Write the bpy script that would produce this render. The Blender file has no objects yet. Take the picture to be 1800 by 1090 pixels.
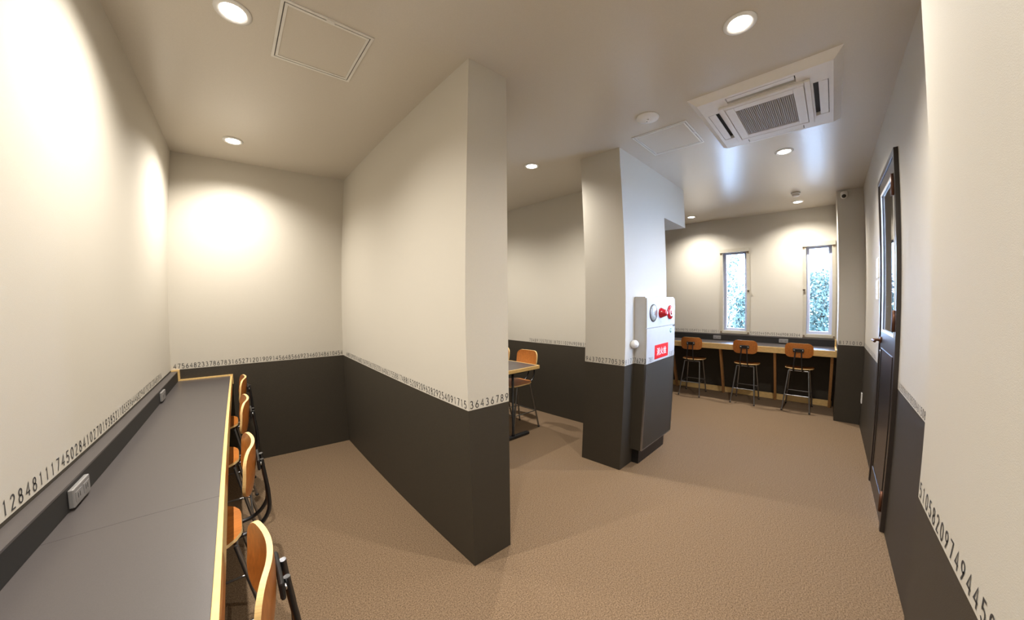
import bpy, bmesh, math, random
from mathutils import Matrix, Vector

scene = bpy.context.scene
COL = scene.collection
PI = math.pi
random.seed(7)

# ------------------------------------------------------------------ camera
# ultra-wide lens with barrel distortion, standing in the room corner, eye height 1.5 m
EYE = 1.5036
YAW, PITCH, ROLL = -0.0454, -0.0256, -0.0089
def _w(d):
    c, s = math.cos(ROLL), math.sin(ROLL)
    d = (c*d[0]-s*d[1], s*d[0]+c*d[1], d[2])
    c, s = math.cos(PITCH), math.sin(PITCH)
    d = (d[0], c*d[1]+s*d[2], -s*d[1]+c*d[2])
    a = PI/4-YAW
    return Vector((d[0]*math.sin(a)+d[2]*math.cos(a), -d[0]*math.cos(a)+d[2]*math.sin(a), d[1]))
_R, _U, _F = _w((1, 0, 0)), _w((0, 1, 0)), _w((0, 0, 1))
cam_data = bpy.data.cameras.new('camera')
cam = bpy.data.objects.new('camera', cam_data)
COL.objects.link(cam)
cam.matrix_world = Matrix(((_R.x, _U.x, -_F.x, 0.0047), (_R.y, _U.y, -_F.y, 0.0051), (_R.z, _U.z, -_F.z, EYE), (0, 0, 0, 1)))
scene.camera = cam
cam_data.type = 'PANO'
cam_data.panorama_type = 'FISHEYE_LENS_POLYNOMIAL'
cam_data.sensor_fit = 'HORIZONTAL'
cam_data.sensor_width = 36.0
cam_data.sensor_height = 36.0*1090/1800
cam_data.fisheye_fov = PI
cam_data.clip_start = 0.02
_f, _d, _a, _b = 634.7707, 0.42, -1.1960, 0.5119
_q = 1800/36.0/1000.0
cam_data.fisheye_polynomial_k0 = 0.0
cam_data.fisheye_polynomial_k1 = -1000/_f*_q
cam_data.fisheye_polynomial_k2 = -1000/_f*_d*_q**2
cam_data.fisheye_polynomial_k3 = -1000/_f*_a*_q**3
cam_data.fisheye_polynomial_k4 = -1000/_f*_b*_q**4

# ------------------------------------------------------------------ world, exposure
world = bpy.data.worlds.new('sky')
scene.world = world
world.use_nodes = True
wn = world.node_tree
bg = wn.nodes['Background']
bg.inputs['Color'].default_value = (0.47, 0.62, 1.0, 1)
bg.inputs['Strength'].default_value = 38.0
vs = scene.view_settings
vs.view_transform = 'Standard'
vs.look = 'None'
vs.exposure = 0.0
vs.gamma = 1.0
vs.use_curve_mapping = False
LAMP_W = 162.0
LAMP_COL = (1.0, 0.945, 0.86)

# ------------------------------------------------------------------ dimensions
H = 2.836            # ceiling height
S = 0.952            # top of the dark dado
XL, YB = -0.543, 3.739
XP, XP2, YE = 0.970, 1.244, 1.395
YR, YN, XN = -0.372, -0.226, 1.327
XW, XQ, YQ = 6.03, 5.30, -0.118
XC, XC2, YC, YC2 = 2.571, 3.47, 1.419, 1.836
XA = 3.358
YF = 4.30            # hidden far wall of alcove and window room

# ------------------------------------------------------------------ materials
def mat(name, col, rough=0.6, metal=0.0, noise=0.0, nscale=20.0, bump=0.0, bscale=200.0, spec=0.5, emit=None, estr=0.0, stretch=None, coat=0.0):
    m = bpy.data.materials.new(name)
    m.use_nodes = True
    nt = m.node_tree
    b = nt.nodes['Principled BSDF']
    b.inputs['Base Color'].default_value = (*col, 1)
    b.inputs['Roughness'].default_value = rough
    b.inputs['Metallic'].default_value = metal
    b.inputs['Specular IOR Level'].default_value = spec
    b.inputs['Coat Weight'].default_value = coat
    tc = nt.nodes.new('ShaderNodeTexCoord')
    src = tc.outputs['Object']
    if stretch:
        mp = nt.nodes.new('ShaderNodeMapping')
        mp.inputs['Scale'].default_value = stretch
        nt.links.new(src, mp.inputs['Vector'])
        src = mp.outputs['Vector']
    n = nt.nodes.new('ShaderNodeTexNoise')
    n.inputs['Scale'].default_value = nscale
    n.inputs['Detail'].default_value = 5
    nt.links.new(src, n.inputs['Vector'])
    r = nt.nodes.new('ShaderNodeValToRGB')
    k0, k1 = 1-noise, 1+noise
    r.color_ramp.elements[0].position = 0.3
    r.color_ramp.elements[1].position = 0.7
    r.color_ramp.elements[0].color = (*[max(0, c*k0) for c in col], 1)
    r.color_ramp.elements[1].color = (*[min(1, c*k1) for c in col], 1)
    nt.links.new(n.outputs['Fac'], r.inputs['Fac'])
    nt.links.new(r.outputs['Color'], b.inputs['Base Color'])
    if bump:
        n2 = nt.nodes.new('ShaderNodeTexNoise')
        n2.inputs['Scale'].default_value = bscale
        n2.inputs['Detail'].default_value = 3
        nt.links.new(tc.outputs['Object'], n2.inputs['Vector'])
        bp = nt.nodes.new('ShaderNodeBump')
        bp.inputs['Strength'].default_value = bump
        bp.inputs['Distance'].default_value = 0.004
        nt.links.new(n2.outputs['Fac'], bp.inputs['Height'])
        nt.links.new(bp.outputs['Normal'], b.inputs['Normal'])
    if emit:
        b.inputs['Emission Color'].default_value = (*emit, 1)
        b.inputs['Emission Strength'].default_value = estr
    return m

M = {}
M['wall'] = mat('beige_wallpaper', (0.56, 0.522, 0.452), 0.75, noise=0.02, nscale=300, bump=0.12, bscale=420)
M['ceil'] = mat('beige_ceiling_paper', (0.60, 0.55, 0.475), 0.25, noise=0.03, nscale=260, bump=0.03, bscale=380)
M['dado'] = mat('charcoal_dado_paper', (0.045, 0.037, 0.0265), 0.55, noise=0.22, nscale=420, bump=0.2, bscale=420, spec=0.35)
M['digit'] = mat('dark_print', (0.035, 0.035, 0.038), 0.6)
M['wood'] = mat('honey_plywood', (0.49, 0.163, 0.031), 0.33, noise=0.18, nscale=14, stretch=(1, 9, 3), coat=0.25)
M['ply'] = mat('pale_plywood_edge', (0.74, 0.50, 0.22), 0.5, noise=0.14, nscale=30, stretch=(1, 1, 14))
M['pine'] = mat('pale_pine', (0.72, 0.48, 0.19), 0.5, noise=0.15, nscale=18, stretch=(10, 1.2, 10))
M['pine_leg'] = mat('brown_pine', (0.42, 0.21, 0.075), 0.5, noise=0.18, nscale=18, stretch=(8, 8, 1.2))
M['desk'] = mat('dark_grey_laminate', (0.070, 0.061, 0.059), 0.36, noise=0.10, nscale=500, spec=0.5)
M['ledge'] = mat('charcoal_laminate', (0.011, 0.010, 0.009), 0.6, noise=0.08, nscale=400)
M['steel'] = mat('satin_dark_steel', (0.33, 0.33, 0.34), 0.30, metal=0.95, noise=0.05)
M['tube'] = mat('black_steel_tube', (0.085, 0.085, 0.09), 0.28, metal=0.9, noise=0.05)
M['black'] = mat('black_paint', (0.012, 0.012, 0.013), 0.4, noise=0.1)
M['chrome'] = mat('bright_screw', (0.75, 0.75, 0.76), 0.25, metal=1.0)
M['white'] = mat('white_plastic', (0.80, 0.79, 0.77), 0.45, noise=0.02)
M['ac'] = mat('ivory_plastic', (0.76, 0.73, 0.70), 0.45, noise=0.02)
M['acgrille'] = mat('grey_beige_grille', (0.36, 0.325, 0.29), 0.6, noise=0.12, nscale=220)
M['slot'] = mat('dark_slot', (0.03, 0.028, 0.026), 0.7)
M['alu'] = mat('pale_aluminium', (0.74, 0.72, 0.68), 0.4, metal=0.3, noise=0.03)
M['socket'] = mat('grey_socket_metal', (0.27, 0.26, 0.255), 0.4, metal=0.3)
M['trimline'] = mat('shadow_gap', (0.12, 0.11, 0.10), 0.7)
M['cabinet'] = mat('pale_grey_enamel', (0.50, 0.49, 0.475), 0.4, noise=0.02)
M['red'] = mat('red_sign', (0.75, 0.012, 0.012), 0.4)
M['redlamp'] = mat('red_lens', (0.42, 0.008, 0.015), 0.12, coat=0.6)
M['signwhite'] = mat('white_print', (0.85, 0.85, 0.82), 0.5)
M['bell'] = mat('grey_bell_metal', (0.42, 0.42, 0.37), 0.3, metal=0.7, noise=0.25, nscale=25, stretch=(1, 1, 6))
M['green'] = mat('green_sticker', (0.05, 0.35, 0.25), 0.5)
M['door'] = mat('dark_bronze_steel', (0.028, 0.021, 0.018), 0.33, noise=0.1, spec=0.6)
M['hinge'] = mat('brown_hinge_metal', (0.13, 0.055, 0.03), 0.35, metal=0.6)
M['winframe'] = mat('cream_window_trim', (0.47, 0.43, 0.35), 0.5, noise=0.04)
M['sash'] = mat('blue_grey_sash', (0.52, 0.58, 0.80), 0.45, metal=0.0)
M['bracket'] = mat('brown_corner_cap', (0.17, 0.12, 0.07), 0.5)
M['carpet'] = None
M['leaf'] = mat('leaf_green', (0.038, 0.070, 0.054), 0.6, noise=0.35, nscale=3.0)
M['bark'] = mat('bark', (0.03, 0.022, 0.016), 0.8, noise=0.3)
M['ground'] = mat('pale_gravel', (0.50, 0.48, 0.44), 0.9, noise=0.15, nscale=30)
M['lens'] = mat('lamp_lens', (0.9, 0.9, 0.9), 0.4, emit=(1.0, 0.94, 0.84), estr=28.0)

def carpet():
    m = bpy.data.materials.new('brown_loop_carpet')
    m.use_nodes = True
    nt = m.node_tree
    b = nt.nodes['Principled BSDF']
    b.inputs['Roughness'].default_value = 0.95
    b.inputs['Specular IOR Level'].default_value = 0.1
    tc = nt.nodes.new('ShaderNodeTexCoord')
    v = nt.nodes.new('ShaderNodeTexVoronoi'); v.inputs['Scale'].default_value = 330
    n = nt.nodes.new('ShaderNodeTexNoise'); n.inputs['Scale'].default_value = 150; n.inputs['Detail'].default_value = 8; n.inputs['Roughness'].default_value = 0.75
    for t in (v, n):
        nt.links.new(tc.outputs['Object'], t.inputs['Vector'])
    r = nt.nodes.new('ShaderNodeValToRGB')
    r.color_ramp.elements[0].position = 0.36; r.color_ramp.elements[0].color = (0.070, 0.044, 0.025, 1)
    r.color_ramp.elements[1].position = 0.66; r.color_ramp.elements[1].color = (0.320, 0.220, 0.138, 1)
    nt.links.new(n.outputs['Fac'], r.inputs['Fac'])
    nt.links.new(r.outputs['Color'], b.inputs['Base Color'])
    bp = nt.nodes.new('ShaderNodeBump'); bp.inputs['Strength'].default_value = 0.25; bp.inputs['Distance'].default_value = 0.006
    nt.links.new(n.outputs['Fac'], bp.inputs['Height'])
    nt.links.new(bp.outputs['Normal'], b.inputs['Normal'])
    return m
M['carpet'] = carpet()

def glass():
    m = bpy.data.materials.new('window_glass')
    m.use_nodes = True
    nt = m.node_tree
    nt.nodes.clear()
    o = nt.nodes.new('ShaderNodeOutputMaterial')
    mx = nt.nodes.new('ShaderNodeMixShader')
    t = nt.nodes.new('ShaderNodeBsdfTransparent'); t.inputs['Color'].default_value = (0.93, 0.97, 0.97, 1)
    g = nt.nodes.new('ShaderNodeBsdfGlossy'); g.inputs['Roughness'].default_value = 0.02
    f = nt.nodes.new('ShaderNodeFresnel'); f.inputs['IOR'].default_value = 1.5
    nt.links.new(f.outputs[0], mx.inputs[0]); nt.links.new(t.outputs[0], mx.inputs[1]); nt.links.new(g.outputs[0], mx.inputs[2])
    nt.links.new(mx.outputs[0], o.inputs[0])
    return m
M['glass'] = glass()

# ------------------------------------------------------------------ mesh helpers
class MB:
    def __init__(s):
        s.v, s.f, s.mi, s.sm = [], [], [], []
    def add(s, verts, faces, mi=0, smooth=False):
        o = len(s.v)
        s.v += [tuple(p) for p in verts]
        for f in faces:
            s.f.append(tuple(o+i for i in f)); s.mi.append(mi); s.sm.append(smooth)
        return s
    def box(s, x0, x1, y0, y1, z0, z1, mi=0):
        v = [(x0, y0, z0), (x1, y0, z0), (x1, y1, z0), (x0, y1, z0), (x0, y0, z1), (x1, y0, z1), (x1, y1, z1), (x0, y1, z1)]
        return s.add(v, [(0, 3, 2, 1), (4, 5, 6, 7), (0, 1, 5, 4), (1, 2, 6, 5), (2, 3, 7, 6), (3, 0, 4, 7)], mi)
    def hull8(s, v, mi=0):
        return s.add(v, [(0, 3, 2, 1), (4, 5, 6, 7), (0, 1, 5, 4), (1, 2, 6, 5), (2, 3, 7, 6), (3, 0, 4, 7)], mi)
    def frame(s, x0, x1, y0, y1, z0, z1, w, axis='z', mi=0):
        """rectangular ring in the plane normal to axis, made of four bars that meet without overlap"""
        if axis == 'z':
            s.box(x0, x1, y0, y0+w, z0, z1, mi); s.box(x0, x1, y1-w, y1, z0, z1, mi)
            s.box(x0, x0+w, y0+w, y1-w, z0, z1, mi); s.box(x1-w, x1, y0+w, y1-w, z0, z1, mi)
        elif axis == 'x':
            s.box(x0, x1, y0, y0+w, z0, z1, mi); s.box(x0, x1, y1-w, y1, z0, z1, mi)
            s.box(x0, x1, y0+w, y1-w, z0, z0+w, mi); s.box(x0, x1, y0+w, y1-w, z1-w, z1, mi)
        else:
            s.box(x0, x0+w, y0, y1, z0, z1, mi); s.box(x1-w, x1, y0, y1, z0, z1, mi)
            s.box(x0+w, x1-w, y0, y1, z0, z0+w, mi); s.box(x0+w, x1-w, y0, y1, z1-w, z1, mi)
        return s
    def tube(s, pts, r, n=10, mi=0, cap=True):
        pts = [Vector(p) for p in pts]
        rings = []
        t = (pts[1]-pts[0]).normalized()
        up = Vector((0, 0, 1)) if abs(t.z) < 0.9 else Vector((1, 0, 0))
        a = t.cross(up).normalized()
        for i, p in enumerate(pts):
            if i == 0: t2 = (pts[1]-pts[0]).normalized()
            elif i == len(pts)-1: t2 = (pts[-1]-pts[-2]).normalized()
            else: t2 = ((pts[i+1]-p).normalized()+(p-pts[i-1]).normalized()).normalized()
            a = (a-t2*a.dot(t2)).normalized()
            b = t2.cross(a)
            rr = r[i] if isinstance(r, (list, tuple)) else r
            rings.append([p+(a*math.cos(2*PI*k/n)+b*math.sin(2*PI*k/n))*rr for k in range(n)])
        v = [q for ring in rings for q in ring]
        f = []
        for i in range(len(rings)-1):
            for k in range(n):
                f.append((i*n+k, i*n+(k+1) % n, (i+1)*n+(k+1) % n, (i+1)*n+k))
        s.add(v, f, mi, True)
        if cap:
            s.add(rings[0], [tuple(range(n))], mi)
            s.add(rings[-1], [tuple(reversed(range(n)))], mi)
        return s
    def lathe(s, prof, n=24, origin=(0, 0, 0), axis='z', mi=0, smooth=True):
        """prof: list of (radius, height) along the axis"""
        v = []
        for r, h in prof:
            for k in range(n):
                c, d = r*math.cos(2*PI*k/n), r*math.sin(2*PI*k/n)
                p = {'z': (c, d, h), 'y': (c, h, d), 'x': (h, c, d)}[axis]
                v.append((p[0]+origin[0], p[1]+origin[1], p[2]+origin[2]))
        f = []
        for i in range(len(prof)-1):
            for k in range(n):
                f.append((i*n+k, i*n+(k+1) % n, (i+1)*n+(k+1) % n, (i+1)*n+k))
        f.append(tuple(range(n)))
        f.append(tuple((len(prof)-1)*n+k for k in range(n)))
        return s.add(v, f, mi, smooth)
    def build(s, name, mats, parent=None, bevel=0.0, label=None):
        me = bpy.data.meshes.new(name)
        me.from_pydata(s.v, [], s.f)
        for m in (mats if isinstance(mats, (list, tuple)) else [mats]):
            me.materials.append(m)
        me.polygons.foreach_set('material_index', s.mi)
        me.polygons.foreach_set('use_smooth', s.sm)
        me.update()
        bm = bmesh.new(); bm.from_mesh(me)
        bmesh.ops.recalc_face_normals(bm, faces=bm.faces)
        bm.to_mesh(me); bm.free()
        o = bpy.data.objects.new(name, me)
        COL.objects.link(o)
        if bevel:
            b = o.modifiers.new('bevel', 'BEVEL'); b.width = bevel; b.segments = 2; b.limit_method = 'ANGLE'
        if parent: o.parent = parent
        if label: o['label'] = label
        return o

def spline(pts, n=6):
    """Catmull-Rom through the points"""
    P = [Vector(p) for p in pts]
    P = [P[0]*2-P[1]]+P+[P[-1]*2-P[-2]]
    out = []
    for i in range(1, len(P)-2):
        for k in range(n):
            t = k/n
            a, b, c, d = P[i-1], P[i], P[i+1], P[i+2]
            out.append(0.5*((2*b)+(c-a)*t+(2*a-5*b+4*c-d)*t*t+(3*b-a-3*c+d)*t**3))
    out.append(P[-2])
    return out

def thing(name, label, cat, loc=(0, 0, 0), rotz=0.0, group=None):
    o = bpy.data.objects.new(name, None)
    o.empty_display_size = 0.05
    COL.objects.link(o)
    o.location = loc; o.rotation_euler = (0, 0, rotz)
    tag(o, label, cat, group)
    return o
def tag(o, label, cat, group=None):
    o['label'] = label; o['category'] = cat
    if group: o['group'] = group
    return o
def struct(o, label=None):
    o['kind'] = 'structure'
    if label: o['label'] = label
    return o
def dup(root, loc, rotz, label, group):
    r = root.copy(); COL.objects.link(r)
    r.location = loc; r.rotation_euler = (0, 0, rotz)
    r['label'] = label; r['group'] = group
    for ch in list(root.children):
        c = ch.copy(); COL.objects.link(c); c.parent = r
        for g in list(ch.children):
            d = g.copy(); COL.objects.link(d); d.parent = c
    return r

# ------------------------------------------------------------------ digits drawn as strokes
def arc(cx, cy, rx, ry, a0, a1, n=10):
    return [(cx+rx*math.cos(math.radians(a0+(a1-a0)*i/n)), cy+ry*math.sin(math.radians(a0+(a1-a0)*i/n))) for i in range(n+1)]
GL = {
    '0': [arc(.28, .5, .25, .48, 90, 450, 18)],
    '1': [[(.16, .82), (.30, .98), (.30, .02)]],
    '2': [arc(.27, .74, .22, .23, 170, -40, 10)+[(.30, .42), (.06, .03), (.54, .03)]],
    '3': [arc(.26, .74, .20, .22, 150, -90, 9)+arc(.26, .27, .24, .25, 90, -150, 10)],
    '4': [[(.42, .02), (.42, .98), (.03, .32), (.56, .32)]],
    '5': [[(.50, .97), (.13, .97), (.10, .56)]+arc(.27, .31, .25, .29, 130, -150, 12)],
    '6': [[(.44, .97), (.20, .62)]+arc(.29, .28, .24, .26, 150, 510, 16)],
    '7': [[(.04, .97), (.53, .97), (.22, .02)]],
    '8': [arc(.28, .74, .19, .22, -90, 270, 14), arc(.28, .27, .24, .25, 90, 450, 14)],
    '9': [[(.14, .03), (.38, .38)]+arc(.29, .71, .24, .26, -30, 330, 16)],
}
def lettering(text, origin, along, height, pitch, mb=None, stroke=0.11, width=1.0, off=None):
    """text as flat printed ribbons; origin = lower left of first glyph; along = unit vector of the reading direction; up is z"""
    mb = mb or MB()
    o, al, up = Vector(origin), Vector(along), Vector((0, 0, 1))
    for i, ch in enumerate(text):
        if ch not in GL: continue
        for st in GL[ch]:
            P = [Vector((p[0]*width, p[1])) for p in st]
            closed = (P[0]-P[-1]).length < 1e-4
            L, Rr = [], []
            for k, p in enumerate(P):
                a = P[k-1] if k > 0 else (P[-2] if closed else p)
                b = P[k+1] if k < len(P)-1 else (P[1] if closed else p)
                t1 = (p-a); t2 = (b-p)
                t1 = t1.normalized() if t1.length > 1e-6 else t2.normalized()
                t2 = t2.normalized() if t2.length > 1e-6 else t1
                t = (t1+t2)
                t = t.normalized() if t.length > 0.2 else t1
                nn = Vector((-t.y, t.x))
                k2 = min(1.8, 1/max(0.45, abs(nn.dot(Vector((-t1.y, t1.x))))))
                L.append(p+nn*stroke/2*k2); Rr.append(p-nn*stroke/2*k2)
            vs_ = [o+al*(i*pitch+q.x*height)+up*(q.y*height) for q in L+Rr]
            n = len(P)
            mb.add(vs_, [(k, k+1, n+k+1, n+k) for k in range(n-1)])
    return mb
DH, DZ = 0.041, S+0.009
def frieze(text, origin, along, pitch, parent, h=DH, name='digit_lettering'):
    o = lettering(text, origin, along, h, pitch, width=0.84).build(name, M['digit'], parent)
    o['label'] = 'dark printed number row along the top of the dado'
    o['kind'] = 'stuff'
    return o

# ------------------------------------------------------------------ room shell
def wall(name, boxes, label, z_hi=H):
    """boxes: plan rectangles (x0,x1,y0,y1[,z0,z1]); pale wall above S, charcoal dado below"""
    up, lo = MB(), MB()
    for b in boxes:
        z0, z1 = (b[4], b[5]) if len(b) > 4 else (0, z_hi)
        if z1 > S: up.box(*b[:4], max(z0, S), z1)
        if z0 < S: lo.box(*b[:4], z0, min(S, z1))
    o = up.build(name, M['wall'])
    struct(o, label)
    if lo.v: lo.build('dado', M['dado'], o, label='charcoal lower wall covering')
    return o

struct(MB().box(XL-.15, XW+.15, YR-.15, YF+.15, -0.12, 0).build('floor', M['carpet']), 'brown loop-pile carpet floor')
struct(MB().box(XL-.15, XW+.15, YR-.15, YF+.15, H, H+.15).build('ceiling', M['ceil']), 'beige papered flat ceiling')

w_left = wall('wall_left', [(XL-.15, XL, YN-.3, YF+.15)], 'pale wall above the long grey desk')
w_back = wall('wall_back', [(XL, XP, YB, YF+.15)], 'end wall between the long desk and the partition')
w_part = wall('wall_partition', [(XP, XP2, YE, YF+.15)], 'free-ended partition wall in the middle of the room')
w_farb = wall('wall_back_far', [(XP2, XW, YF, YF+.15)], 'far wall behind the table alcove')
w_alc = wall('wall_alcove', [(XA, XC2, YC2, YF)], 'wall behind the alcove table')
w_col = wall('wall_column', [(XC, XC2, YC, YC2)], 'square column carrying the hydrant cabinet')
w_sof = MB().box(XC2, 4.12, YC, YF, 2.37, H).build('wall_soffit', M['wall']); struct(w_sof, 'boxed-in soffit dropping from the ceiling beside the column')
w_near = wall('wall_right_near', [(XL, XN, YN-.3, YN)], 'projecting pale wall at the right edge of the picture')
D0, D1, DT = 2.89, 3.72, 2.45
w_right = wall('wall_right', [(XN, D0, YR-.15, YR), (D1, XW+.15, YR-.15, YR), (D0, D1, YR-.15, YR, DT, H)], 'wall with the dark glazed door')
w_pil = wall('wall_pillar', [(XQ, XW, YR, YQ)], 'pillar between the windows and the door wall')
WIN = [(1.035, 1.495), (-0.105, 0.300)]
WZ0, WZ1 = 0.962, 2.335
ww = [(XW, XW+.15, YQ-.25, WIN[1][0]), (XW, XW+.15, WIN[1][1], WIN[0][0]), (XW, XW+.15, WIN[0][1], YF+.15)]
for a, b in WIN:
    ww += [(XW, XW+.15, a, b, 0, WZ0), (XW, XW+.15, a, b, WZ1, H)]
w_win = wall('wall_window', ww, 'far wall with two narrow windows')

e = 0.0008
frieze('07435128481117450284102701938521105559644682940192781204653916', (XL+e, 1.373-5*.0345-.010, DZ), (0, 1, 0), .0345, w_left)
t = '475648233786783165271201909145648566923460348610454'
frieze(t, (-.525, YB-e, DZ), (1, 0, 0), 1.468/(len(t)-1), w_back)
t = '64801529307416682104793563705220164063155881748815209209628292540917 15'.replace(' ', '')
frieze(t, (XP-e, 1.43+.0315*(len(t)-1), DZ), (0, -1, 0), .0315, w_part)
frieze('36436789', (XP+.012, YE-e, DZ), (1, 0, 0), .0338, w_part)
t = '70489155703818701102949098355073352440656 64'.replace(' ', '')
frieze(t, (XA-e, YC2+.05+.0345*(len(t)-1), DZ), (0, -1, 0), .0345, w_alc)
frieze('943702770539', (XC-e, YC2-.012, DZ), (0, -1, 0), .0345, w_col)
frieze('8177', (XC+.012, YC-e, DZ), (1, 0, 0), .042, w_col)
frieze('51058209749445907136482059173', (XN-.012, YN+e, DZ), (-1, 0, 0), .0345, w_near)
frieze('1435028630785284615083563078', (D0-.02, YR+e, DZ), (-1, 0, 0), .0345, w_right)
frieze('60281793504471826093517402638159046', (XQ-.02, YR+e, DZ), (-1, 0, 0), .0345, w_right)
frieze('8171010', (XQ-e, YQ-.012, DZ), (0, -1, 0), .0335, w_pil)
t = '4162720780490751059731750310051'
frieze(t, (XW-e, WIN[0][1]+.012+.0335*len(t), DZ+.004), (0, -1, 0), .0335, w_win)
frieze('595024459455346908302 64'.replace(' ', ''), (XW-e, WIN[0][0]-.015, DZ+.004), (0, -1, 0), .0305, w_win)

# ------------------------------------------------------------------ windows
def window(n, y0, y1, latch_side):
    o = bpy.data.objects.new('window_%d' % n, None); COL.objects.link(o)
    o.location = (XW, (y0+y1)/2, WZ0)
    struct(o, 'narrow window with cream trim ' + ('left of centre' if n == 1 else 'beside the pillar'))
    inv = Vector(o.location)
    def L(mb, name, m, parent=o, bevel=0.0, label=None):
        mb.v = [tuple(Vector(v)-inv) for v in mb.v]
        return mb.build(name, m, parent, bevel, label)
    g = 0.0005
    # cream trim lining the opening and standing 12 mm proud of the wall
    L(MB().frame(XW-.012, XW+.06, y0+g, y1-g, WZ0+g, WZ1-g, .045, 'x'), 'window_trim', M['winframe'], bevel=.002)
    L(MB().box(XW-.030, XW-.012, y0+g, y1-g, WZ1-.062, WZ1-g), 'blind_head', M['winframe'], bevel=.003)
    L(MB().frame(XW+.0605, XW+.11, y0+.045, y1-.045, WZ0+.045, WZ1-.045, .040, 'x'), 'sash', M['sash'], bevel=.002, label='blue-grey inner sash')
    L(MB().frame(XW+.111, XW+.149, y0+g, y1-g, WZ0+g, WZ1-g, .060, 'x'), 'outer_frame', M['sash'])
    L(MB().box(XW+.083, XW+.087, y0+.0855, y1-.0855, WZ0+.0855, WZ1-.0855), 'pane', M['glass'])
    for yy in (y0+.006, y1-.030):
        for zz in (WZ0+.006, WZ1-.090):
            L(MB().box(XW-.018, XW-.0122, yy, yy+.024, zz, zz+.026), 'corner_cap', M['bracket'])
    ly = y0+.008 if latch_side < 0 else y1-.026
    L(MB().box(XW-.034, XW-.0122, ly, ly+.022, 1.64, 1.658).box(XW-.034, XW-.026, ly-.008, ly+.03, 1.643, 1.655), 'latch', M['bracket'], label='small dark latch')
    return o
window(1, *WIN[0], -1)
window(2, *WIN[1], 1)

# ------------------------------------------------------------------ glazed door
def door():
    o = bpy.data.objects.new('door_1', None); COL.objects.link(o)
    o.location = ((D0+D1)/2, YR, 0)
    struct(o, 'dark bronze steel door with a tall glass pane')
    inv = Vector(o.location)
    def L(mb, name, m, parent=o, bevel=0.0, label=None):
        mb.v = [tuple(Vector(v)-inv) for v in mb.v]
        return mb.build(name, m, parent, bevel, label)
    g = .0006
    fr = MB()
    fr.box(D0+g, D0+.04, YR-.12, YR+.022, g, DT-g).box(D1-.04, D1-g, YR-.12, YR+.022, g, DT-g).box(D0+.04, D1-.04, YR-.12, YR+.022, DT-.04, DT-g)
    L(fr, 'door_frame', M['door'], bevel=.002)
    a, b = D0+.043, D1-.043
    z0, z1 = 0.008, DT-.043
    gx0, gx1, gz0, gz1 = a+.052, b-.115, 1.27, 2.30
    y0, y1 = YR-.022, YR+.014
    lf = MB()
    lf.box(a, gx0, y0, y1, z0, z1).box(gx1, b, y0, y1, z0, z1).box(gx0, gx1, y0, y1, z0, gz0).box(gx0, gx1, y0, y1, gz1, z1)
    leaf = L(lf, 'door_leaf', M['door'])
    L(MB().frame(gx0-.012, gx1+.012, y1, y1+.007, gz0-.012, gz1+.012, .016, 'y'), 'glazing_bead', M['alu'], label='bright glazing bead')
    L(MB().box(gx0+.0005, gx1-.0005, YR+.006, YR+.010, gz0+.0005, gz1-.0005), 'pane', M['glass'])
    L(MB().frame(a+.08, b-.08, y1, y1+.005, .16, 1.13, .010, 'y'), 'panel_moulding', M['door'], bevel=.002)
    for z in (.12, 1.30, 2.16):
        hb = MB().lathe([(.010, z), (.010, z+.135)], 12, (D0+.041, y1+.012, 0), 'z').box(D0+.041, D0+.075, y1, y1+.004, z+.005, z+.13)
        L(hb, 'hinge', M['hinge'], label='brown barrel hinge')
    hx = b-.055
    hb = MB().lathe([(.026, y1), (.026, y1+.010)], 16, (hx, 0, 1.185), 'y')
    hb.tube([(hx, y1+.008, 1.185), (hx, y1+.055, 1.185)], .010)
    hb.tube(spline([(hx, y1+.052, 1.185), (hx-.05, y1+.056, 1.186), (hx-.12, y1+.05, 1.183)]), .0095)
    L(hb, 'handle', M['hinge'], label='lever handle')
    L(MB().lathe([(.018, y1), (.018, y1+.006)], 14, (hx, 0, 1.09), 'y'), 'lock_cylinder', M['steel'])
    return o
door()

# ------------------------------------------------------------------ downlights
def downlight(x, y, label):
    o = thing('downlight', label, 'downlight', (x, y, H), 0, 'round recessed ceiling downlights')
    MB().lathe([(.050, -.0005), (.074, -.0005), (.074, -.004), (.062, -.009), (.056, -.009), (.050, -.003)], 28).build('trim_ring', M['white'], o)
    lens = MB().lathe([(.0495, -.0005), (.0495, -.003), (.0490, -.0055)], 28)
    lens.build('lens', M['lens'], o, label='glowing lens')
    ld = bpy.data.lights.new('lamp', 'SPOT')
    ld.energy = LAMP_W; ld.color = LAMP_COL
    ld.spot_size = math.radians(144); ld.spot_blend = 1.0
    ld.shadow_soft_size = 0.016
    lo = bpy.data.objects.new('lamp', ld); COL.objects.link(lo)
    lo.parent = o; lo.location = (0, 0, -.012)
    return o
downlight(-.076, 1.774, 'round glowing downlight over the long desk, left of the near ceiling hatch')
downlight(-.076, 3.249, 'round glowing downlight nearest the end wall of the long desk')
downlight(-.076, 0.290, 'round downlight over the near end of the long desk, above the picture')
downlight(2.352, 2.271, 'round glowing downlight in the table alcove behind the partition')
downlight(2.352, 3.746, 'round downlight at the back of the table alcove, hidden by the partition')
downlight(1.738, .265, 'round glowing downlight in front of the air conditioner, largest on the right')
downlight(3.570, .280, 'round glowing downlight just beyond the air conditioner')
downlight(5.54, .310, 'round glowing downlight above the window desk beside the smoke detector')
downlight(5.54, 1.80, 'round glowing downlight at the window wall beside the soffit')

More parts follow.
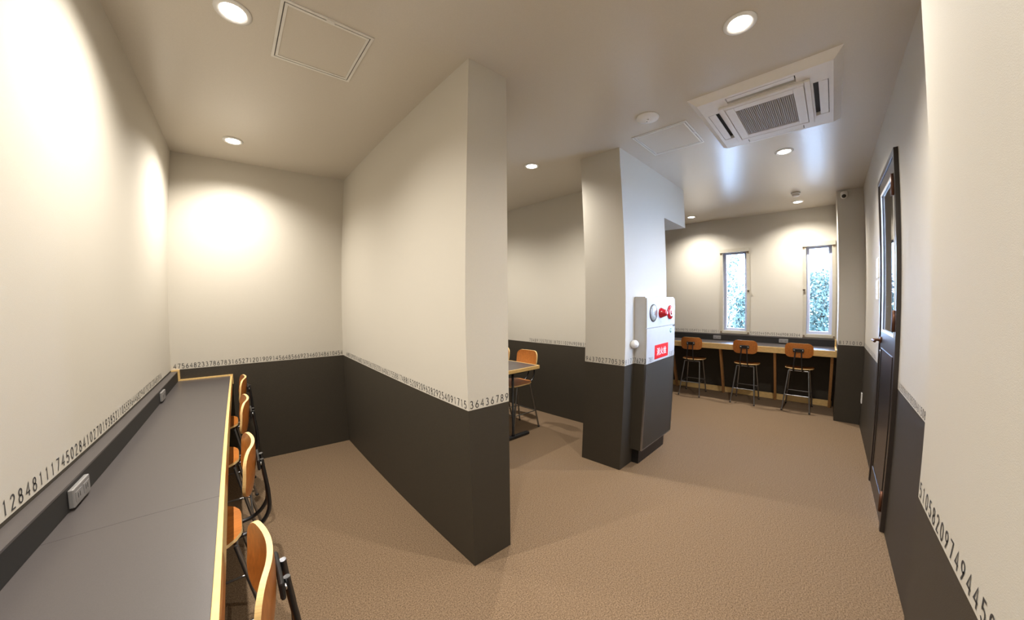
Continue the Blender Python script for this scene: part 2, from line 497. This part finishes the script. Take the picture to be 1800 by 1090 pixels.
# ------------------------------------------------------------------ ceiling fittings
def hatch(x0, x1, y0, y1, label, latch):
    cx, cy = (x0+x1)/2, (y0+y1)/2
    o = thing('ceiling_hatch', label, 'hatch', (cx, cy, H), 0, 'ceiling access hatches')
    x0, x1, y0, y1 = x0-cx, x1-cx, y0-cy, y1-cy
    MB().frame(x0, x1, y0, y1, -.006, -.0004, .013).build('outer_frame', M['alu'], o)
    MB().frame(x0+.013, x1-.013, y0+.013, y1-.013, -.002, -.0004, .005).build('shadow_gap', M['trimline'], o)
    MB().frame(x0+.018, x1-.018, y0+.018, y1-.018, -.006, -.0004, .012).build('inner_frame', M['alu'], o)
    MB().box(x0+.030, x1-.030, y0+.030, y1-.030, -.003, -.0004).build('panel', M['ceil'], o)
    lx, ly = latch
    MB().box(lx-.018, lx+.018, ly-.006, ly+.006, -.010, -.006).build('latch', M['alu'], o)
hatch(.093, .507, 1.560, 1.990, 'square ceiling hatch over the aisle beside the partition', (0, -.208))
hatch(2.478, 2.930, .796, 1.248, 'square ceiling hatch between the column and the air conditioner', (0, -.219))

def aircon():
    x0, x1, y0, y1 = 2.240, 3.160, -.122, .702
    cx, cy = (x0+x1)/2, (y0+y1)/2
    o = thing('air_conditioner', 'ivory ceiling cassette air conditioner with four flaps and central grille', 'air conditioner', (cx, cy, H))
    a, b = (x1-x0)/2, (y1-y0)/2
    t = -.036
    # sloping outer border
    i1, j1 = a-.050, b-.045
    rim = MB()
    v = [(-a, -b, -.0004), (a, -b, -.0004), (a, b, -.0004), (-a, b, -.0004), (-i1, -j1, t), (i1, -j1, t), (i1, j1, t), (-i1, j1, t)]
    rim.add(v, [(0, 1, 5, 4), (1, 2, 6, 5), (2, 3, 7, 6), (3, 0, 4, 7)])
    # lower face as a ring, broken by the four outlet slots
    i2, j2 = a-.185, b-.175
    sx, sy = i2-.045, j2-.045          # half length of the slots
    ox, oy = i1-.022, j1-.022          # slot outer edge
    nx, ny = ox-.075, oy-.075          # slot inner edge
    xs = [-i1, -ox, -nx, -sx, sx, nx, ox, i1]
    ys = [-j1, -oy, -ny, -sy, sy, ny, oy, j1]
    gv = [(x, y, t) for y in ys for x in xs]
    gf = []
    for jy in range(7):
        for ix in range(7):
            if (ix in (1, 5) and jy == 3) or (jy in (1, 5) and ix == 3): continue
            gf.append((jy*8+ix, jy*8+ix+1, jy*8+ix+9, jy*8+ix+8))
    rim.add(gv, gf)
    for (xa, xb, ya, yb) in ((-ox, -nx, -sy, sy), (nx, ox, -sy, sy), (-sx, sx, -oy, -ny), (-sx, sx, ny, oy)):
        q = [(xa, ya), (xb, ya), (xb, yb), (xa, yb)]
        rim.add([(x, y, t) for x, y in q]+[(x, y, -.0125) for x, y in q], [(k, (k+1) % 4, 4+(k+1) % 4, 4+k) for k in range(4)])
    body = rim.build('panel_body', M['ac'], o)
    MB().box(-i1+.01, i1-.01, -j1+.01, j1-.01, -.012, -.0006).build('outlet_recess', M['slot'], o)
    for s in (-1, 1):
        f = MB().hull8([(-sx+.006, s*(ny+.026), t+.002), (sx-.006, s*(ny+.026), t+.002), (sx-.006, s*(oy-.004), t-.001), (-sx+.006, s*(oy-.004), t-.001),
                        (-sx+.006, s*(ny+.026), t+.007), (sx-.006, s*(ny+.026), t+.007), (sx-.006, s*(oy-.004), t+.004), (-sx+.006, s*(oy-.004), t+.004)])
        f.build('flap', M['ac'], o)
        f = MB().hull8([(s*(nx+.026), -sy+.006, t+.002), (s*(nx+.026), sy-.006, t+.002), (s*(ox-.004), sy-.006, t-.001), (s*(ox-.004), -sy+.006, t-.001),
                        (s*(nx+.026), -sy+.006, t+.007), (s*(nx+.026), sy-.006, t+.007), (s*(ox-.004), sy-.006, t+.004), (s*(ox-.004), -sy+.006, t+.004)])
        f.build('flap', M['ac'], o)
    gx, gy = nx-.012, ny-.012
    MB().frame(-gx, gx, -gy, gy, t-.016, t-.001, .030).build('grille_surround', M['ac'], o, bevel=.003)
    MB().frame(-gx+.034, gx-.034, -gy+.034, gy-.034, t-.016, t-.001, .055).build('grille_frame', M['ac'], o, bevel=.003)
    hx, hy = gx-.090, gy-.090
    gr = MB().box(-hx, hx, -hy, hy, t-.006, t-.001)
    n = 30
    for k in range(n):
        yy = -hy+(k+.5)*2*hy/n
        gr.box(-hx, hx, yy-.0035, yy+.0035, t-.014, t-.006)
    g = gr.build('grille', M['acgrille'], o, label='grey-beige slatted grille')
aircon()

o = thing('ceiling_detector', 'flat round white detector plate on the ceiling beside the hatch', 'detector', (2.262, 1.000, H))
MB().lathe([(.080, -.0005), (.082, -.006), (.078, -.012), (.030, -.016)], 32).build('base_plate', M['white'], o)
MB().lathe([(.010, -.0155), (.010, -.020), (.004, -.024)], 12).build('indicator', M['chrome'], o)
MB().lathe([(.004, -.0155), (.004, -.018)], 8, (.028, .02, 0)).build('indicator', M['slot'], o)
o = thing('smoke_detector', 'small white smoke detector on the ceiling beside the window downlight', 'smoke detector', (5.06, .300, H))
MB().lathe([(.052, -.0005), (.052, -.016), (.046, -.022)], 24).build('base', M['white'], o)
MB().lathe([(.040, -.0221), (.040, -.040), (.034, -.046), (.012, -.050)], 24).build('sensor_cage', M['ac'], o)
o = thing('security_camera', 'small white security camera with a black lens on top of the pillar', 'camera', (XQ, -.190, 2.770))
MB().box(-.014, -.0005, -.026, .026, -.035, .040).build('mount', M['white'], o, bevel=.005)
cp_ = [(.0005, -.052)]+[(.036*math.cos(a*PI/16), -.016-.036*math.sin(a*PI/16)) for a in range(7, 0, -1)]+[(.036, -.016), (.036, .026), (.030, .034), (.0005, .036)]
MB().lathe(cp_, 22, (-.048, 0, 0)).build('housing', M['white'], o)
lb = MB().lathe([(.022, 0), (.022, -.008), (.010, -.012)], 18, (0, 0, 0), 'x')
rot = Matrix.Rotation(math.radians(-20), 4, 'Y')
lb.v = [tuple(rot @ Vector(v)+Vector((-.078, .004, -.024))) for v in lb.v]
lb.build('lens', M['black'], o, label='black camera lens')

# ------------------------------------------------------------------ hydrant cabinet
def cabinet():
    x0, x1, yf, yb = 2.738, 3.405, 1.300, YC
    zt, zm, zs, zb = 1.535, 1.262, S, .155
    o = thing('hydrant_cabinet', 'pale and charcoal fire hydrant cabinet with red sign mounted on the column', 'hydrant cabinet', (x0, yb, 0))
    inv = Vector((x0, yb, 0))
    def L(mb, name, m, parent=o, bevel=0.0, label=None):
        mb.v = [tuple(Vector(v)-inv) for v in mb.v]
        ob = mb.build(name, m, None, bevel, label)
        ob.parent = parent
        return ob
    g = .0006
    L(MB().box(x0, x1, yf+.014, yb-g, zs, zt), 'upper_body', M['cabinet'], bevel=.003)
    L(MB().box(x0, x1, yf+.014, yb-g, zb, zs-.0004), 'lower_body', M['dado'], label='charcoal lower cabinet')
    L(MB().box(x0+.05, x1-.05, yf+.05, yb-g, 0.0004, zb-.0004), 'plinth', M['black'])
    L(MB().box(x0+.003, x1-.003, yf, yf+.0135, zm+.002, zt-.012), 'alarm_panel', M['cabinet'], bevel=.002)
    dr = L(MB().box(x0+.003, x1-.003, yf, yf+.0135, zs, zm-.002), 'hose_door', M['cabinet'], bevel=.0015)
    L(MB().box(x0+.012, x1-.012, yf, yf+.0135, zb+.012, zs-.0006), 'lower_door', M['dado'], label='charcoal lower door')
    L(MB().frame(x0+.001, x1-.001, yf-.001, yf+.0137, zb+.002, zs-.0006, .009, 'y').box(0, 0, 0, 0, 0, 0) if False else
      MB().box(x0+.001, x0+.011, yf-.001, yf+.0137, zb+.002, zs-.0006).box(x1-.011, x1-.001, yf-.001, yf+.0137, zb+.002, zs-.0006).box(x0+.011, x1-.011, yf-.001, yf+.0137, zb+.002, zb+.011),
      'door_edge', M['steel'], label='thin metal door edge')
    # bell grille
    bx, bz = 2.872, 1.392
    L(MB().lathe([(.078, yf-.0005), (.078, yf-.004), (.070, yf-.004)], 32, (bx, 0, bz), 'y'), 'bell_rim', M['slot'])
    L(MB().lathe([(.072, yf-.0042), (.066, yf-.006), (.02, yf-.008)], 32, (bx, 0, bz), 'y'), 'bell_grille', M['bell'], label='round grey bell grille')
    # red indicator lamp, a cone standing out of the panel
    lx, lz = 3.035, 1.388
    lamp = L(MB().lathe([(.048, yf-.0005), (.048, yf-.008), (.044, yf-.016), (.026, yf-.058), (.018, yf-.064)], 28, (lx, 0, lz), 'y'), 'indicator_lamp', M['redlamp'], label='red cone-shaped lamp')
    # call button
    px, pz = 3.262, 1.388
    L(MB().lathe([(.068, yf-.0005), (.068, yf-.010), (.060, yf-.016)], 32, (px, 0, pz), 'y'), 'call_button', M['redlamp'], label='round red call point')
    L(MB().lathe([(.038, yf-.0162), (.038, yf-.0175), (.030, yf-.0178)], 28, (px, 0, pz), 'y'), 'button_ring', M['signwhite'])
    L(MB().lathe([(.026, yf-.0179), (.024, yf-.021)], 24, (px, 0, pz), 'y'), 'push_plate', M['redlamp'])
    for (tx, tz) in ((3.045, 1.315), (3.25, 1.302)):
        L(MB().add([(tx-.014, yf-.0006, tz), (tx+.014, yf-.0006, tz), (tx, yf-.0006, tz-.022)], [(0, 1, 2)]), 'triangle_mark', M['bell'])
    L(MB().lathe([(.022, yf-.0005), (.022, yf-.0012)], 20, (3.292, 0, 1.209), 'y'), 'round_sticker', M['green'], label='small green round sticker')
    L(MB().lathe([(.013, yf-.0013), (.013, yf-.0018)], 20, (3.292, 0, 1.209), 'y'), 'round_sticker', M['signwhite'])
    L(MB().box(x1-.06, x1-.006, yf-.004, yf-.0003, zm-.014, zm-.004), 'door_pull', M['black'])
    # red sign with white characters
    s0, s1, sz0, sz1 = 2.912, 3.226, .972, 1.100
    L(MB().box(s0, s1, yf-.0022, yf-.0004, sz0, sz1), 'red_sign', M['red'], label='red sign with white lettering')
    cu = bpy.data.curves.new('sign_text', 'FONT')
    cu.body = '消火栓'; cu.size = .080; cu.space_character = 1.12
    cu.offset = .0012
    tmp = bpy.data.objects.new('sign_text', cu); COL.objects.link(tmp)
    bpy.context.view_layer.update()
    me = bpy.data.meshes.new_from_object(tmp.evaluated_get(bpy.context.evaluated_depsgraph_get()))
    xs = [v.co.x for v in me.vertices]; ys = [v.co.y for v in me.vertices]
    bpy.data.objects.remove(tmp)
    if xs:
        mx, my = (min(xs)+max(xs))/2, (min(ys)+max(ys))/2
        k = .225/(max(xs)-min(xs))
        for v in me.vertices:
            x, y = (v.co.x-mx)*k, (v.co.y-my)*k
            v.co = Vector(((s0+s1)/2+x, yf-.0026, (sz0+sz1)/2+y))-inv
        me.materials.clear(); me.materials.append(M['signwhite'])
        ob = bpy.data.objects.new('sign_lettering', me); COL.objects.link(ob); ob.parent = o
        ob['label'] = 'white characters on the red sign'
    lm = lettering('76293', (x0-.0008, yb-.004, DZ), (0, -1, 0), DH, .0245, width=.60)
    L(lm, 'digit_lettering', M['digit'])['kind'] = 'stuff'
    L(lettering('781', (x0+.05, yf-.0008, DZ), (1, 0, 0), DH, .036), 'digit_lettering', M['digit'])['kind'] = 'stuff'
    L(lettering('585', (x1-.135, yf-.0008, DZ), (1, 0, 0), DH, .040), 'digit_lettering', M['digit'])['kind'] = 'stuff'
    return o
cabinet()
o = thing('ball_fitting', 'white round ball fitting on the side of the hydrant cabinet', 'wall fitting', (2.738, 1.392, 1.128))
MB().lathe([(.016, -.0006), (.016, -.012)], 16, axis='x').build('stem', M['white'], o)
bb = MB(); prof = [(.0001, -.010)]+[(.037*math.sin(a*PI/12), -.047+.037*math.cos(a*PI/12)) for a in range(1, 12)]+[(.0001, -.084)]
bb.lathe(prof, 20, axis='x'); bb.build('ball', M['white'], o)

# ------------------------------------------------------------------ wall controllers, outlets
def controller(x, z0, z1, label):
    o = thing('wall_controller', label, 'wall controller', (x, YR, z0), 0, 'white controllers beside the door')
    w = .06
    MB().box(-w, w, .0005, .018, 0, z1-z0).build('case', M['white'], o, bevel=.003)
    MB().box(-w+.02, w-.02, .0181, .0192, (z1-z0)*.55, (z1-z0)*.85).build('display', M['bell'], o)
    MB().box(-.012, .012, .0181, .021, (z1-z0)*.2, (z1-z0)*.33).build('button', M['alu'], o)
controller(3.93, 1.690, 1.860, 'upper white wall controller beside the dark door')
controller(3.94, 1.505, 1.670, 'lower white wall controller beside the dark door')
o = thing('wall_outlet', 'white outlet plate low on the door wall near the pillar', 'outlet', (5.17, YR, .30))
MB().box(-.036, .036, .0005, .010, 0, .12).build('plate', M['white'], o, bevel=.002)
for z in (.035, .075): MB().box(-.014, .014, .0101, .012, z-.010, z+.010).build('socket', M['alu'], o)
def desk_outlet(loc, along, label, width=.125):
    """socket plate on an upstand; along = axis of its width, it faces away from the wall behind"""
    rz = PI/2 if along == 'left' else -PI/2
    o = thing('desk_outlet', label, 'outlet', loc, rz, 'socket plates on the desk upstands')
    # local: +y... plate faces local -y
    MB().box(-width/2, width/2, -.014, -.0006, 0, .060).build('plate', M['socket'], o, bevel=.003)
    for sx_ in (-.030, .030):
        MB().box(sx_-.022, sx_+.022, -.0152, -.0141, .014, .046).build('socket', M['socket'], o)
        for k in (-.007, .007):
            MB().box(sx_+k-.0018, sx_+k+.0018, -.0156, -.0153, .022, .038).build('pin_slot', M['slot'], o)

# ------------------------------------------------------------------ desks
DZT = .845
def desk_left():
    DZT = .8545
    xl, xf, xr = XL+.0008, -.4965, -.0873
    y0, y1 = YN+.001, YB-.001
    o = thing('wall_desk', 'long dark grey wall desk with pale wooden edge on the left', 'desk', (xf, y1, 0))
    inv = Vector((xf, y1, 0))
    def L(mb, name, m, bevel=0.0, label=None):
        mb.v = [tuple(Vector(v)-inv) for v in mb.v]
        return mb.build(name, m, o, bevel, label)
    ye = y1-.018
    ys = 1.375
    L(MB().box(xl, xr-.0155, y0, ys-.0006, DZT-.030, DZT), 'desk_top', M['desk'])
    L(MB().box(xl, xr-.0155, ys+.0006, ye-.0005, DZT-.030, DZT), 'desk_top', M['desk'])
    L(MB().box(xr-.015, xr, y0, ye-.0005, DZT-.075, DZT+.001), 'front_edge', M['pine'], .001, 'pale wooden front edge')
    L(MB().box(xl, xf, y0, ye-.0005, DZT+.0004, .934), 'upstand', M['ledge'], .0, 'black upstand along the wall')
    L(MB().box(xl, xf+.001, y0, ye-.0005, .9342, .941), 'ledge_top', M['desk'], .0, 'dark grey ledge top')
    # wooden end trim against the end wall, stepping up over the ledge
    L(MB().box(xl, xf+.014, ye, y1, DZT-.075, .952).box(xf+.0141, xr+.006, ye, y1, DZT-.075, DZT+.012), 'end_trim', M['pine'], label='stepped wooden end trim')
    for yy in (.15, .95, 1.75, 2.55, 3.35):
        L(MB().hull8([(xl+.02, yy-.015, .0005), (xl+.07, yy-.015, .0005), (xl+.07, yy+.015, .0005), (xl+.02, yy+.015, .0005),
                      (xr-.09, yy-.015, DZT-.031), (xr-.03, yy-.015, DZT-.031), (xr-.03, yy+.015, DZT-.031), (xr-.09, yy+.015, DZT-.031)]), 'leg', M['pine_leg'])
    return o
desk_left()
desk_outlet((-.4965, 1.605, .864), 'left', 'near socket plate on the upstand of the long left desk')
desk_outlet((-.4965, 2.995, .866), 'left', 'far socket plate on the upstand of the long left desk')

def desk_window():
    xr, xf, xl = XW-.0008, 5.975, 5.50
    y0, y1 = YQ+.001, YF-.001
    o = thing('wall_desk', 'dark desk with honey wooden edge and slanted legs under the two windows', 'desk', (xl, y0, 0))
    inv = Vector((xl, y0, 0))
    def L(mb, name, m, bevel=0.0, label=None):
        mb.v = [tuple(Vector(v)-inv) for v in mb.v]
        return mb.build(name, m, o, bevel, label)
    ye = y0+.018
    L(MB().box(xl+.0205, xr, ye+.0005, y1, DZT-.030, DZT), 'desk_top', M['desk'])
    L(MB().box(xl, xl+.020, ye+.0005, y1, DZT-.080, DZT+.001), 'front_edge', M['pine'], .001, 'honey wooden front edge')
    L(MB().box(xf, xr, ye+.0005, y1, DZT+.0004, .938), 'upstand', M['ledge'], .0, 'black upstand below the windows')
    L(MB().box(xf-.001, xr, ye+.0005, y1, .9382, .946), 'ledge_top', M['desk'])
    L(MB().box(xf-.012, xr, y0, ye, DZT-.080, .952).box(xl, xf-.0121, y0, ye, DZT-.080, DZT+.012), 'end_trim', M['pine'])
    for yy in (2.18, 1.375, .610, -.070):
        L(MB().hull8([(5.90, yy-.016, .0005), (5.955, yy-.016, .0005), (5.955, yy+.016, .0005), (5.90, yy+.016, .0005),
                      (5.525, yy-.016, DZT-.031), (5.60, yy-.016, DZT-.031), (5.60, yy+.016, DZT-.031), (5.525, yy+.016, DZT-.031)]), 'leg', M['pine_leg'], label='slanted wooden leg')
    L(MB().box(5.96, 5.985, ye+.0005, y1, .0005, .085), 'base_rail', M['pine'])
    return o
desk_window()
desk_outlet((5.975, 1.530, .862), 'right', 'socket plate on the window desk upstand below the left window')
desk_outlet((5.975, .540, .862), 'right', 'socket plate on the window desk upstand between the windows')

# ------------------------------------------------------------------ chairs
def shell(mb, W, Hh, r, fx, t, nu=14, nv=12, mi=0, me=1):
    """plywood shell: (u,v) in a rounded rectangle half sizes W,Hh, corner radius r; fx(u,v) -> (point, normal)"""
    def hw(v):
        d = abs(v)-(Hh-r)
        return W-r+math.sqrt(max(0, r*r-d*d)) if d > 0 else W
    rows = []
    for j in range(nv+1):
        a = -1+2*j/nv
        v = Hh*math.sin(a*PI/2)*.999
        w = hw(v)
        rows.append([(-w+2*w*i/nu, v) for i in range(nu+1)])
    F, B = [], []
    for row in rows:
        for u, v in row:
            p, n = fx(u, v)
            F.append(p+n*t/2); B.append(p-n*t/2)
    n1 = nu+1
    idx = lambda i, j: j*n1+i
    quads = [(idx(i, j), idx(i+1, j), idx(i+1, j+1), idx(i, j+1)) for j in range(nv) for i in range(nu)]
    mb.add(F, quads, mi, True)
    mb.add(B, [tuple(reversed(q)) for q in quads], mi, True)
    ring = [idx(i, 0) for i in range(nu)]+[idx(nu, j) for j in range(nv)]+[idx(i, nv) for i in range(nu, 0, -1)]+[idx(0, j) for j in range(nv, 0, -1)]
    k = len(ring)
    mb.add([F[q] for q in ring]+[B[q] for q in ring], [(q, (q+1) % k, k+(q+1) % k, k+q) for q in range(k)], me, True)
    return mb

def make_chair(label, group):
    """faces local +x; origin on the floor under the seat"""
    o = thing('plywood_chair', label, 'chair', (0, 0, 0), 0, group)
    SZ = .565
    def seat_f(u, v):     # u across (y), v along x
        z = SZ+.010*(u/.18)**2-.012*max(0, v/.18)**2+.014*max(0, -v/.18)**2
        nx = (.024*v/.18/.18 if v > 0 else -.028*(v/.18)/.18)
        n = Vector((nx, -.02*u/.18/.18, 1)).normalized()
        return Vector((v+.034, u, z)), n
    shell(MB(), .175, .165, .115, seat_f, .013).build('seat', [M['wood'], M['ply']], o)
    BZ = .835
    def back_f(u, v):     # u across (y), v up
        x = -.205+.25*(u*u)/.165-.12*v+.25*v*v/.1*.35
        n = Vector((1, -.50*u/.165, .12-.175*v/.1)).normalized()
        return Vector((x, u, BZ+v)), n
    shell(MB(), .165, .095, .062, back_f, .013).build('backrest', [M['wood'], M['ply']], o)
    # bracket and the two bent tubes carrying the backrest
    br = MB().box(-.226, -.2135, -.066, .066, BZ-.022, BZ+.026)
    b = br.build('back_bracket', M['black'], o, bevel=.006)
    for s in (-1, 1):
        MB().lathe([(.008, -.2262), (.008, -.2290), (.004, -.231)], 10, (0, s*.050, BZ+.002), 'x').build('screw', M['chrome'], b)
    for s in (-1, 1):
        pts = spline([(.10, s*.058, SZ-.022), (-.06, s*.056, SZ-.022), (-.17, s*.054, SZ-.012), (-.232, s*.050, SZ+.045), (-.243, s*.044, SZ+.13), (-.236, s*.038, BZ-.04), (-.233, s*.034, BZ+.015)], 5)
        MB().tube(pts, .0085, 10).build('back_tube', M['tube'], o)
    for sx_ in (-1, 1):
        for sy_ in (-1, 1):
            top = Vector((sx_*.105, sy_*.118, SZ-.020)); foot = Vector((sx_*.205, sy_*.165, .010))
            lg = MB().tube([top, top.lerp(foot, .5), foot], .0095, 10).build('leg', M['steel'], o)
            MB().lathe([(.012, .0), (.013, .004), (.011, .016)], 12, (foot.x, foot.y, 0)).build('foot_cap', M['black'], lg)
    for bx_ in (-.105, .105): MB().tube([(bx_, -.118, SZ-.020), (bx_, .118, SZ-.020)], .008).build('seat_bearer', M['steel'], o)
    def at(sx_, sy_, z):
        f = (SZ-.02-z)/(SZ-.03)
        return (sx_*(.105+.1*f), sy_*(.118+.047*f), z)
    for a, b2 in (((-1, -1), (-1, 1)), ((1, -1), (1, 1)), ((-1, -1), (1, -1)), ((-1, 1), (1, 1))):
        MB().tube([at(*a, .215), at(*b2, .215)], .006, 8).build('foot_rail', M['steel'], o)
    return o
G1, G2, G3 = 'plywood chairs along the left desk', 'plywood chairs at the window desk', 'plywood chairs at the alcove table'
chair = make_chair('orange plywood chair nearest the camera at the long left desk', G1)
chair.location = (-.190, .895, 0); chair.rotation_euler = (0, 0, PI)
dup(chair, (-.190, 1.665, 0), PI, 'orange plywood chair second from the camera at the long left desk', G1)
dup(chair, (-.190, 2.455, 0), PI, 'orange plywood chair third from the camera at the long left desk', G1)
dup(chair, (-.190, 3.190, 0), PI, 'orange plywood chair nearest the end wall at the long left desk', G1)
dup(chair, (5.585, 1.790, 0), 0.04, 'orange plywood chair at the window desk nearest the column', G2)
dup(chair, (5.590, .985, 0), 0.0, 'middle orange plywood chair at the window desk', G2)
dup(chair, (5.610, .300, 0), -0.03, 'orange plywood chair at the window desk nearest the pillar', G2)
dup(chair, (2.700, 2.890, 0), PI, 'orange plywood chair tucked at the alcove table, nearest the open side', G3)
dup(chair, (2.700, 3.360, 0), PI, 'orange plywood chair at the alcove table half hidden by the partition', G3)

# ------------------------------------------------------------------ alcove table
def table():
    x0, x1, y0, y1, z = 2.05, 2.766, 2.589, 3.75, .800
    o = thing('pedestal_table', 'grey-topped table with honey wooden edge in the alcove', 'table', (2.408, 3.17, 0))
    inv = Vector((2.408, 3.17, 0))
    def L(mb, name, m, bevel=0.0, label=None):
        mb.v = [tuple(Vector(v)-inv) for v in mb.v]
        return mb.build(name, m, o, bevel, label)
    L(MB().box(x0+.012, x1-.012, y0+.012, y1-.012, z-.032, z), 'table_top', M['desk'])
    L(MB().frame(x0, x1, y0, y1, z-.036, z+.001, .0118), 'wooden_edge', M['pine'], .001)
    for yy in (2.66, 3.60):
        L(MB().lathe([(.020, .034), (.013, .05), (.013, z-.055)], 16, (2.43, yy, 0)), 'post', M['black'])
        L(MB().box(2.16, 2.66, yy-.03, yy+.03, .0006, .034), 'foot_bar', M['black'], .012)
        L(MB().box(2.20, 2.62, yy-.025, yy+.025, z-.055, z-.0325), 'top_bracket', M['black'])
table()

# ------------------------------------------------------------------ garden outside
struct(MB().box(-6, 24, -16, 14, -.30, -.16).build('ground_outside', M['ground']), 'pale ground outside the windows')
def shrub(loc, rx, rz, n, label, cat='shrub', trunk=False, group='garden shrubs outside'):
    o = thing('garden_shrub', label, cat, loc, 0, group)
    mb = MB()
    for _ in range(n):
        while True:
            p = Vector((random.uniform(-1, 1), random.uniform(-1, 1), random.uniform(-1, 1)))
            if .25 < p.length < 1: break
        lump = 1+.18*math.sin(5*p.x+2*p.z)+.15*math.sin(6*p.y+3*p.z)
        c = Vector((p.x*rx*lump, p.y*rx*lump, rz+p.z*rz*.98))
        a = Vector((random.gauss(0, 1), random.gauss(0, 1), random.gauss(0, 1))).normalized()
        b = a.cross(Vector((random.gauss(0, 1), random.gauss(0, 1), random.gauss(0, 1)))).normalized()
        l, w = random.uniform(.05, .09), random.uniform(.02, .035)
        mb.add([c-a*l, c+b*w, c+a*l, c-b*w], [(0, 1, 2, 3)])
    mb.build('foliage', M['leaf'], o)['kind'] = 'stuff'
    st = MB()
    for k in range(5):
        an = k*2*PI/5
        st.tube([(.06*math.cos(an), .06*math.sin(an), 0), (rx*.25*math.cos(an), rx*.25*math.sin(an), rz*.7), (rx*.5*math.cos(an), rx*.5*math.sin(an), rz*1.35)], [.03, .02, .008], 6)
    st.build('stem', M['bark'], o)
    return o
shrub((13.0, .30, -.16), .80, 1.32, 5200, 'leafy garden shrub filling the lower right window')
shrub((15.2, -.9, -.16), .85, 1.5, 3600, 'tall leafy garden shrub behind the one at the right window')
shrub((11.6, 2.10, -.16), .45, 1.00, 2000, 'leafy garden shrub at the right side of the left window')
shrub((15.0, 3.55, -.16), 1.0, 2.0, 2600, 'sparse tall garden shrub seen high through the left window')
shrub((6.0, -2.2, -.16), .62, 1.0, 2000, 'leafy garden shrub outside the glazed door')
shrub((7.9, -2.8, -.16), .75, 1.1, 2000, 'leafy garden shrub beyond the one outside the glazed door')
